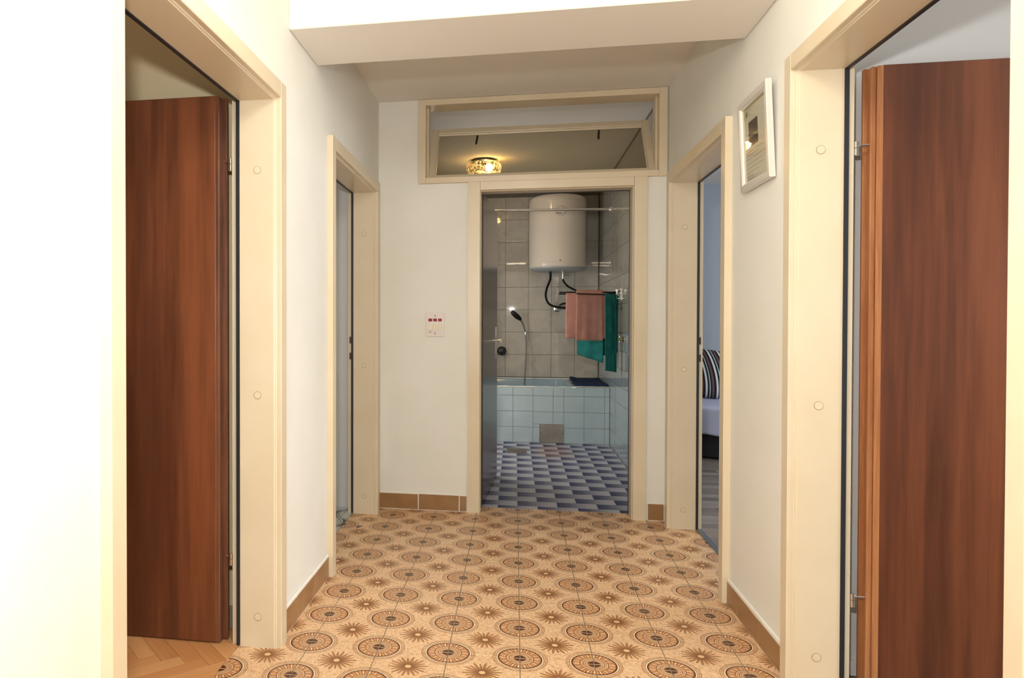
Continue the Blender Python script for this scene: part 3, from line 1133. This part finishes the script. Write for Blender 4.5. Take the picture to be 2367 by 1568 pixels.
# uneven filler bead along the front rim
b = MB()
b.tube([(x, 0.008 + rnd.uniform(-0.001, 0.001), 0.5475 + rnd.uniform(-0.002, 0.002)) for x in [BX0 + 0.01 + 0.05 * i for i in range(30)]], [rnd.uniform(0.004, 0.0075) for i in range(30)], 8, 2)
b.tube([(0.53, 0.004, 0.545), (0.56, 0.0, 0.548), (0.585, 0.004, 0.556)], [0.006, 0.010, 0.005], 8, 2)
b.tube([(0.58, 0.006, 0.556), (0.88, 0.006, 0.555)], 0.005, 8, 0)
b.build('filler_bead', M_CAULK, tub, smooth=True)
b = MB()
b.box(ox0, ox1, oy1 - 0.006, oy1 + 0.002, ZT - 0.002, ZT + 0.010, 0.003)
b.build('wall_seal', M_CAULK, tub)

# bath mat
def mat_fn(u, v):
    x = 0.566 + u * 0.300
    y = 4.592 + v * 0.80
    z = 0.5665 + 0.016 * max(0, v - 0.7) / 0.3 * (1.4 * max(0, 0.25 - u) / 0.25 + 0.3 + max(0, u - 0.8) * 2.5) + 0.002 * math.sin(u * 17 + v * 11)
    return Vector((x, y, z))


b = MB().grid(mat_fn, 24, 30)
o = b.build('bath_mat', M_NAVY, smooth='all', label='navy blue bath mat lying flat on the ledge at the end of the tub', cat='bath mat')
md = o.modifiers.new('thick', 'SOLIDIFY')
md.thickness = 0.014
md.offset = 0.3

# water heater
wh = root('water_heater', 'white cylindrical water heater hung high on the grey tile wall', 'water heater', (0.422, 5.236, 1.724))
Rb = 0.298
prof = [(0.0, 0.022), (Rb - 0.06, 0.022), (Rb - 0.012, 0.026), (Rb, 0.040), (Rb, 0.075), (Rb - 0.0018, 0.0765), (Rb - 0.0018, 0.0785), (Rb, 0.080), (Rb, 0.712), (Rb - 0.0022, 0.7138), (Rb - 0.0022, 0.7162), (Rb, 0.718), (Rb, 0.730), (Rb - 0.006, 0.752), (Rb - 0.022, 0.770), (Rb - 0.06, 0.781), (0, 0.788)]
MB().lathe(prof, 72).build('casing', M_ENAMEL, wh, smooth=True)
MB().lathe([(0, -0.004), (Rb - 0.10, -0.004), (Rb - 0.045, 0.002), (Rb - 0.012, 0.018), (Rb - 0.008, 0.030), (0, 0.030)], 72).build('bottom_cap', M_ENAMEL_G, wh, smooth=True)
by = 0.0
ang = math.asin(0.010 / Rb)
mt = Matrix.Translation((0.010, -math.cos(ang) * Rb + 0.002, 0.594)) @ Matrix.Rotation(PI / 2, 4, 'X')
MB().lathe([(0.046, 0), (0.046, 0.005), (0.040, 0.006), (0.040, 0.0035), (0, 0.0035)], 40, mt).build('badge', M_ENAMEL, wh, smooth=True)
MB().lathe([(0.0478, 0), (0.0478, 0.0042), (0.0455, 0.0042), (0.0455, 0)], 40, mt, False).build('badge_ring', M_DARKMETAL, wh, smooth=True)
b = MB()
for i in range(9):
    b.box(-0.027 + i * 0.006, -0.0225 + i * 0.006, -Rb - 0.0042, -Rb - 0.002, 0.566, 0.573)
b.build('badge_lettering', M_INK, wh)
MB().cyl((0.010, -Rb + 0.004, 0.089), (0.010, -Rb - 0.0025, 0.089), 0.006, 14).build('indicator_lamp', M_BLACK, wh)
b = MB()
b.box(-0.20, 0.20, 0.27, 0.308, 0.60, 0.66)
b.build('wall_bracket', M_STEEL, wh)
# pipes and hoses
b = MB()
b.cyl((-0.072, 0.02, 0.0), (-0.072, 0.02, -0.035), 0.014)
b.build('hot_outlet', M_DARKMETAL, wh, smooth=True)
sv = MB().cyl((0.058, 0.02, 0.0), (0.058, 0.02, -0.020), 0.012).cyl((0.058, 0.02, -0.020), (0.058, 0.02, -0.048), 0.009).cyl((0.058, 0.02, -0.046), (0.058, 0.02, -0.082), 0.012).cyl((0.058, 0.02, -0.034), (0.120, 0.02, -0.036), 0.006).build('safety_valve', M_CHROME, wh, smooth=True)
def rel(x, y, z): return (x - 0.422, y - 5.236, z - 1.724)
MB().tube([rel(0.350, 5.256, 1.692), rel(0.350, 5.30, 1.640), rel(0.318, 5.38, 1.545), rel(0.310, 5.42, 1.460), rel(0.345, 5.44, 1.385), rel(0.425, 5.46, 1.350), rel(0.54, 5.47, 1.338), rel(0.66, 5.48, 1.335)], 0.0115, 12, 8).build('supply_hose', M_DARKMETAL, wh, smooth=True)
MB().tube([rel(0.480, 5.256, 1.645), rel(0.492, 5.30, 1.618), rel(0.54, 5.38, 1.572), rel(0.63, 5.43, 1.528), rel(0.72, 5.46, 1.500)], 0.0105, 12, 8).build('supply_hose', M_DARKMETAL, wh, smooth=True)
b = MB()
mt = Matrix.Translation(rel(0.436, 5.543, 1.333)) @ Matrix.Rotation(PI / 2, 4, 'X')
b.lathe([(0.036, 0), (0.036, 0.004), (0.022, 0.012), (0.012, 0.013), (0.012, 0.05), (0, 0.05)], 28, mt)
b.tube([rel(0.436, 5.50, 1.333), rel(0.448, 5.475, 1.352), rel(0.458, 5.462, 1.372)], 0.010, 10, 4)
b.build('wall_outlet', M_CHROME, wh, smooth=True)
MB().tube([rel(0.440, 5.478, 1.345), rel(0.472, 5.474, 1.376), rel(0.52, 5.474, 1.390), rel(0.60, 5.48, 1.392)], 0.0105, 12, 6).build('supply_hose', M_DARKMETAL, wh, smooth=True)

# shower
sh = root('shower', 'chrome hand shower and hose hanging on the grey tile wall', 'shower', (0.0, 5.46, 0.8))
def rs_(x, y, z): return (x, y - 5.46, z - 0.8)
MB().tube([rs_(-0.058, 5.40, 1.300), rs_(-0.040, 5.405, 1.285), rs_(0.0, 5.415, 1.248), rs_(0.030, 5.43, 1.222), rs_(0.040, 5.44, 1.210)], [0.012, 0.026, 0.030, 0.022, 0.015], 14, 5).build('shower_head', M_DARKMETAL, sh, smooth=True)
MB().tube([rs_(0.036, 5.438, 1.213), rs_(0.062, 5.455, 1.178), rs_(0.082, 5.47, 1.125), rs_(0.094, 5.48, 1.070), rs_(0.098, 5.485, 1.04)], [0.014, 0.013, 0.012, 0.011, 0.010], 14, 6).build('handle', M_CHROME, sh, smooth=True)
b = MB()
b.lathe([(0.02, 0), (0.02, 0.006), (0.010, 0.010), (0.010, 0.05)], 20, Matrix.Translation(rs_(0.097, 5.543, 1.062)) @ Matrix.Rotation(PI / 2, 4, 'X'))
b.lathe([(0.017, -0.016), (0.017, 0.016), (0.013, 0.016), (0.013, -0.016)], 20, Matrix.Translation(rs_(0.096, 5.482, 1.060)), False)
b.tube([rs_(0.075, 5.48, 1.062), rs_(0.125, 5.48, 1.062)], 0.006, 10, 0)
b.build('wall_holder', M_CHROME, sh, smooth=True)
MB().tube([rs_(0.098, 5.485, 1.045), rs_(0.103, 5.475, 0.97), rs_(0.103, 5.46, 0.88), rs_(0.098, 5.43, 0.74), rs_(0.090, 5.38, 0.62), rs_(0.080, 5.31, 0.50), rs_(0.05, 5.25, 0.36), rs_(-0.1, 5.22, 0.22)], 0.0085, 12, 8).build('hose', M_STEEL, sh, smooth=True)

# dark tap on the back wall
tp = root('bath_tap', 'round dark tap on the grey tile wall beside the open door edge', 'tap', (-0.165, 5.543, 0.862))
MB().lathe([(0.050, 0), (0.050, 0.012), (0.034, 0.022), (0.034, 0.055), (0.038, 0.060), (0.030, 0.085), (0.0, 0.092)], 32, Matrix.Rotation(PI / 2, 4, 'X')).build('body', M_DARKMETAL, tp, smooth=True)
MB().tube([(-0.02, -0.05, 0.0), (-0.06, -0.055, 0.0), (-0.095, -0.058, -0.002)], [0.016, 0.015, 0.013], 14, 3).build('lever', M_DARKMETAL, tp, smooth=True)

# curtain rod
cr = root('curtain_rod', 'chrome shower curtain rod crossing in front of the water heater', 'curtain rod', (0, 4.58, 2.27))
MB().cyl((-0.915, 0, 0.022), (0.884, 0, -0.006), 0.0125, 20).build('rod', M_CHROME, cr, smooth=True)
MB().lathe([(0.028, 0), (0.028, 0.005), (0.016, 0.018), (0.0, 0.018)], 24, Matrix.Translation((0.8805, 0, -0.006)) @ Matrix.Rotation(-PI / 2, 4, 'Y')).build('wall_flange', M_CHROME, cr, smooth=True)

# towel rail
ra = root('towel_rail', 'dark chrome swivel towel rail with several arms on the glossy tiled wall', 'towel rail', (0.881, 3.90, 1.43))
b = MB()
b.box(-0.008, 0.0, -0.02, 0.02, -0.06, 0.045, 0.002)
b.cyl((-0.035, 0, -0.05), (-0.035, 0, 0.035), 0.009)
b.cyl((-0.035, 0, -0.045), (0, 0, -0.045), 0.006, 12)
b.cyl((-0.035, 0, 0.03), (0, 0, 0.03), 0.006, 12)
b.build('wall_mount', M_CHROME, ra, smooth=True)
ends = [(-0.521, -0.03, 0.010), (-0.515, 0.13, 0.002), (-0.40, -0.32, -0.014), (-0.33, 0.34, -0.022)]
for ex, ey, ez in ends:
    b = MB()
    b.tube([(-0.035, 0, ez), (-0.07, (ey) * 0.08, ez), (ex, ey, ez)], [0.009, 0.0065, 0.006], 12, 0)
    b.lathe([(0.0085, -0.012), (0.0085, 0.012), (0.004, 0.016)], 14, Matrix.Translation((-0.035, 0, ez)))
    b.build('arm', M_DARKMETAL, ra, smooth=True)


def towel(name, label, m, A, B, t0, t1, zbar, front, back, group=None, seed=0, foldamp=0.010, slant=0.0, bt=None):
    """cloth over the bar A->B between parameters t0..t1; front hangs towards the viewer"""
    A, B = Vector(A), Vector(B)
    d = (B - A)
    dn = d.normalized()
    nrm = Vector((dn.y, -dn.x, 0)).normalized()
    if nrm.y > 0:
        nrm = -nrm
    rr_ = random.Random(seed)
    ph = [rr_.uniform(0, 6) for _ in range(4)]
    rad = 0.011
    tot = front + back + PI * rad
    b0, b1 = bt or (t0, t1)

    def fn(u, v):
        s = v * tot
        if s < front:
            side, h, w = 1, front - s, 0
        elif s < front + PI * rad:
            w = (s - front) / rad
            side, h = 0, 0
        else:
            side, h, w = -1, s - front - PI * rad, PI
        ta, tb = (t0, t1) if s < front + PI * rad / 2 else (b0, b1)
        q = ta + (tb - ta) * u
        sag = (h / max(front, back)) if h else 0
        q += 0.010 * math.sin(h * 9 + ph[3]) * (u - 0.5)
        fold = foldamp * sag ** 0.7 * (math.sin(u * 8.5 + ph[0] + h * 2.2) + 0.5 * math.sin(u * 19 + ph[1] - h * 3))
        p = A + d * q
        if side == 0:
            off = math.cos(w) * rad
            z = zbar + math.sin(w) * rad
        else:
            off = side * rad + fold + side * 0.006 * sag
            z = zbar - h * (1 + slant * (u - 0.5))
        return Vector((p.x, p.y, 0)) + nrm * off + Vector((0, 0, z))

    bb = MB().grid(fn, 30, 46)
    o = bb.build(name, m, smooth='all', label=label, cat='towel', group=group)
    md = o.modifiers.new('thick', 'SOLIDIFY')
    md.thickness = 0.007
    md.offset = 0
    return o


bx, byy, bz = 0.881, 3.90, 1.43
def arm_pts(k):
    ex, ey, ez = ends[k]
    return (bx - 0.035, byy, 0), (bx + ex, byy + ey, 0), bz + ez
A, B, z = arm_pts(0)
towel('towel', 'narrower pink towel hanging in front on the towel rail', M_PINK, A, B, 0.245, 0.705, z + 0.006, 0.425, 0.36, 'towels on the bathroom rail', seed=3, foldamp=0.006)
A, B, z = arm_pts(1)
towel('towel', 'wider pink towel showing on both sides behind the other pink towel', M_PINK, A, B, 0.155, 0.868, z + 0.006, 0.40, 0.36, 'towels on the bathroom rail', seed=5, foldamp=0.006)
A, B, z = arm_pts(3)
towel('towel', 'teal towel with only its dark lower hem showing beneath the pink towels', M_TEAL, A, B, 0.30, 1.0, z + 0.006, 0.56, 0.50, 'towels on the bathroom rail', seed=8, foldamp=0.008, slant=-0.12)
A, B, z = arm_pts(2)
towel('towel', 'long teal towel hanging in folds next to the glossy tiled wall', M_TEAL, A, B, 0.03, 0.31, z - 0.004, 0.655, 0.49, 'towels on the bathroom rail', seed=11, foldamp=0.014, slant=-0.03, bt=(-0.07, 0.12))

# small stop valve on the side wall
vl = root('stop_valve', 'small brass coloured stop valve low on the glossy tiled wall', 'valve', (0.881, 3.733, 1.035))
MB().lathe([(0.024, 0), (0.024, 0.003), (0.012, 0.008), (0.012, 0.022), (0.018, 0.024), (0.018, 0.034), (0.0, 0.036)], 20, Matrix.Rotation(-PI / 2, 4, 'Y')).build('flange', mat('old_brass', (168, 150, 112), 0.3, 1.0), vl, smooth=True)
MB().tube([(-0.030, 0, -0.022), (-0.030, 0, 0.026)], 0.006, 10, 0).build('tap_bar', M_CHROME, vl, smooth=True)

# floor drain
dr = root('floor_drain', 'square chrome drain grate set in the blue bathroom floor', 'drain', (-0.003, 4.095, 0.0))
b = MB()
b.box(-0.092, 0.092, -0.125, -0.113, 0, 0.004, 0.001)
b.box(-0.092, 0.092, 0.113, 0.125, 0, 0.004, 0.001)
b.box(-0.092, -0.080, -0.113, 0.113, 0, 0.004, 0.001)
b.box(0.080, 0.092, -0.113, 0.113, 0, 0.004, 0.001)
b.build('rim', M_STEEL, dr)
MB().box(-0.080, 0.080, -0.113, 0.113, 0.0002, 0.001).build('sump_shade', mat('drain_shadow', (70, 72, 62), 0.6), dr)  # flat dark sheet, shade below the grating painted as colour
b = MB()
for i in range(7):
    b.box(-0.080, 0.080, -0.100 + i * 0.032, -0.088 + i * 0.032, 0.001, 0.0035, 0.0008)
b.build('grating', M_STEEL, dr)

# bathroom ceiling light
cl = root('ceiling_light', 'lit round textured glass ceiling light in the bathroom, seen through the transom', 'ceiling light', (-0.297, 3.88, BZ))
MB().lathe([(0.112, 0), (0.112, -0.012), (0.104, -0.018), (0.0, -0.018)], 40).build('base_ring', M_DARKMETAL, cl, smooth=True)
MB().lathe([(0.108, -0.018), (0.135, -0.026), (0.152, -0.045), (0.157, -0.075), (0.150, -0.105), (0.120, -0.122), (0.0, -0.128)], 48, None, False).build('glass_bowl', M_LAMPGLASS, cl, smooth=True)
MB().lathe([(0, -0.03), (0.02, -0.035), (0.032, -0.055), (0.034, -0.075), (0.026, -0.095), (0, -0.105)], 20, Matrix.Translation((0.045, 0, 0))).build('bulb', M_BULB, cl, smooth='all')

# ------------------------------------------------------------------ switch panel
sw = root('switch_panel', 'ivory three-gang switch plate with red neon windows on the white end wall', 'switch', (-0.5095, YB, 1.159))
MB().box(-0.0575, 0.0575, -0.010, 0, -0.073, 0.073, 0.0025, 2).build('plate', M_PLATE, sw)
for i in range(3):
    xx = -0.030 + i * 0.030
    MB().box(xx - 0.0115, xx + 0.0115, -0.0118, -0.009, 0.0205, 0.0385, 0.0008).build('neon_window', M_RED, sw)
    b = MB()
    b.box(xx - 0.0120, xx + 0.0120, -0.0155, -0.009, -0.033, -0.001, 0.0015)
    for v in b.bm.verts:
        if v.co.y < -0.012:
            v.co.y += (0.0035 if (v.co.z > -0.017) == (i == 0) else -0.0005)
    b.build('rocker', M_ROCKER, sw)
    b = MB()
    zc = -0.0455
    for (ax, bx_, az, bz_) in ((-0.011, 0.011, 0.0035, 0.0045), (-0.011, 0.011, -0.0045, -0.0035), (-0.011, -0.010, -0.004, 0.004), (0.010, 0.011, -0.004, 0.004), (-0.004, 0.004, -0.0022, 0.0022)):
        if i == 2 and ax == -0.004:
            continue
        b.box(xx + ax, xx + bx_, -0.0104, -0.0099, zc + az, zc + bz_)
    b.build('symbol', M_INK if i == 0 else mat('faded_ink', ((196, 184, 166), (196, 184, 166), (214, 204, 190))[i], 0.6), sw)
for zz in (0.056, -0.056):
    MB().cyl((0, -0.0095, zz), (0, -0.0115, zz), 0.0045, 14).build('screw', mat('screw_metal', (110, 104, 92), 0.4, 0.8), sw)

# ------------------------------------------------------------------ framed notice
PW, PH, PT = 0.318, 0.338, 0.020
pf = root('picture_frame', 'silver framed notice behind glass leaning slightly off the white wall', 'picture frame', (0.8575, 0.291, 1.672))
pf.rotation_euler = Matrix((Vector((0, -1, 0)), Vector((-math.sin(0.047), 0, math.cos(0.047))), Vector((-math.cos(0.047), 0, -math.sin(0.047))))).transposed().to_euler()
# local: x to the viewer's right, y up, z out of the wall
fw = 0.030
prof = [(0, 0), (0, PT - 0.003), (0.003, PT), (fw - 0.008, PT), (fw - 0.003, PT - 0.004), (fw, PT - 0.009), (fw, 0.004), (fw - 0.004, 0)]
for name_, corners in (('bottom', ((-1, 0), (1, 0))), ('top', ((1, 1), (-1, 1))), ('right', ((1, 0), (1, 1))), ('left', ((-1, 1), (-1, 0)))):
    b = MB()
    fr = []
    for cx_, cy_ in corners:
        X0, Y0 = cx_ * PW / 2, cy_ * PH
        sx_, sy_ = -cx_, (1 if cy_ == 0 else -1)
        fr.append(lambda q, X0=X0, Y0=Y0, sx_=sx_, sy_=sy_: Vector((X0 + sx_ * q[0], Y0 + sy_ * q[0], q[1])))
    b.sweep(prof, fr)
    b.build('frame_bar', M_SILVER, pf)
b = MB()
b.box(-PW / 2 + 0.02, PW / 2 - 0.02, 0.02, PH - 0.02, 0.001, 0.004)
sheet_ = b.build('paper', M_PAPER, pf)
b = MB()
b.box(-PW / 2 + 0.024, PW / 2 - 0.024, 0.024, PH - 0.024, 0.0085, 0.0105)
b.build('glass_pane', M_PICGLASS, pf)
# print: coordinates on the sheet
b = MB()
b.box(-0.083, 0.016, 0.158, 0.250, 0.0042, 0.0046)
card = b.build('dark_print', M_CARD, pf)
MB().box(-0.083, 0.016, 0.158, 0.168, 0.0046, 0.0049).build('print_border', mat('brown_print', (132, 108, 96), 0.6), card)
txt = bpy.data.curves.new('lettering', 'FONT')
txt.body = 'APARTMAN'
txt.size = 0.0185
txt.align_x = 'CENTER'
txt.extrude = 0.0001
txt.materials.append(M_LETTER)
tmp = bpy.data.objects.new('lettering_curve', txt)
COL.objects.link(tmp)
bpy.context.view_layer.update()
me = bpy.data.meshes.new_from_object(tmp.evaluated_get(bpy.context.evaluated_depsgraph_get()))
bpy.data.objects.remove(tmp)
me.name = 'lettering'
to = bpy.data.objects.new('lettering', me)
COL.objects.link(to)
to.parent = card
to.location = (-0.0335, 0.188, 0.0048)
b = MB()
for i, (yy_, xa, xb) in enumerate(((0.292, -0.128, -0.05), (0.284, -0.128, -0.07), (0.276, -0.128, -0.06), (0.140, -0.125, 0.06), (0.128, -0.125, 0.02), (0.114, -0.125, 0.09), (0.096, -0.125, 0.04), (0.080, -0.125, 0.06), (0.064, -0.125, 0.00), (0.050, -0.125, -0.06), (0.040, -0.125, -0.04))):
    x_ = xa
    while x_ < xb:
        ln = rnd.uniform(0.006, 0.018)
        b.box(x_, x_ + ln, yy_, yy_ + 0.0022, 0.0041, 0.0044)
        x_ += ln + 0.004
b.build('fine_print', mat('grey_print', (160, 152, 140), 0.6), pf, kind='stuff')
for q in ((-0.127, -0.106, 0.268, 0.308), (0.108, 0.127, 0.262, 0.308), (-0.10, 0.10, 0.303, 0.308)):
    MB().box(q[0], q[1], q[2], q[3], 0.0044, 0.0050).build('tape', M_TAPE, pf)
MB().box(-0.104, -0.095, 0.276, 0.294, 0.0046, 0.0051).build('ink_square', mat('dark_ink', (110, 100, 78), 0.6), pf)
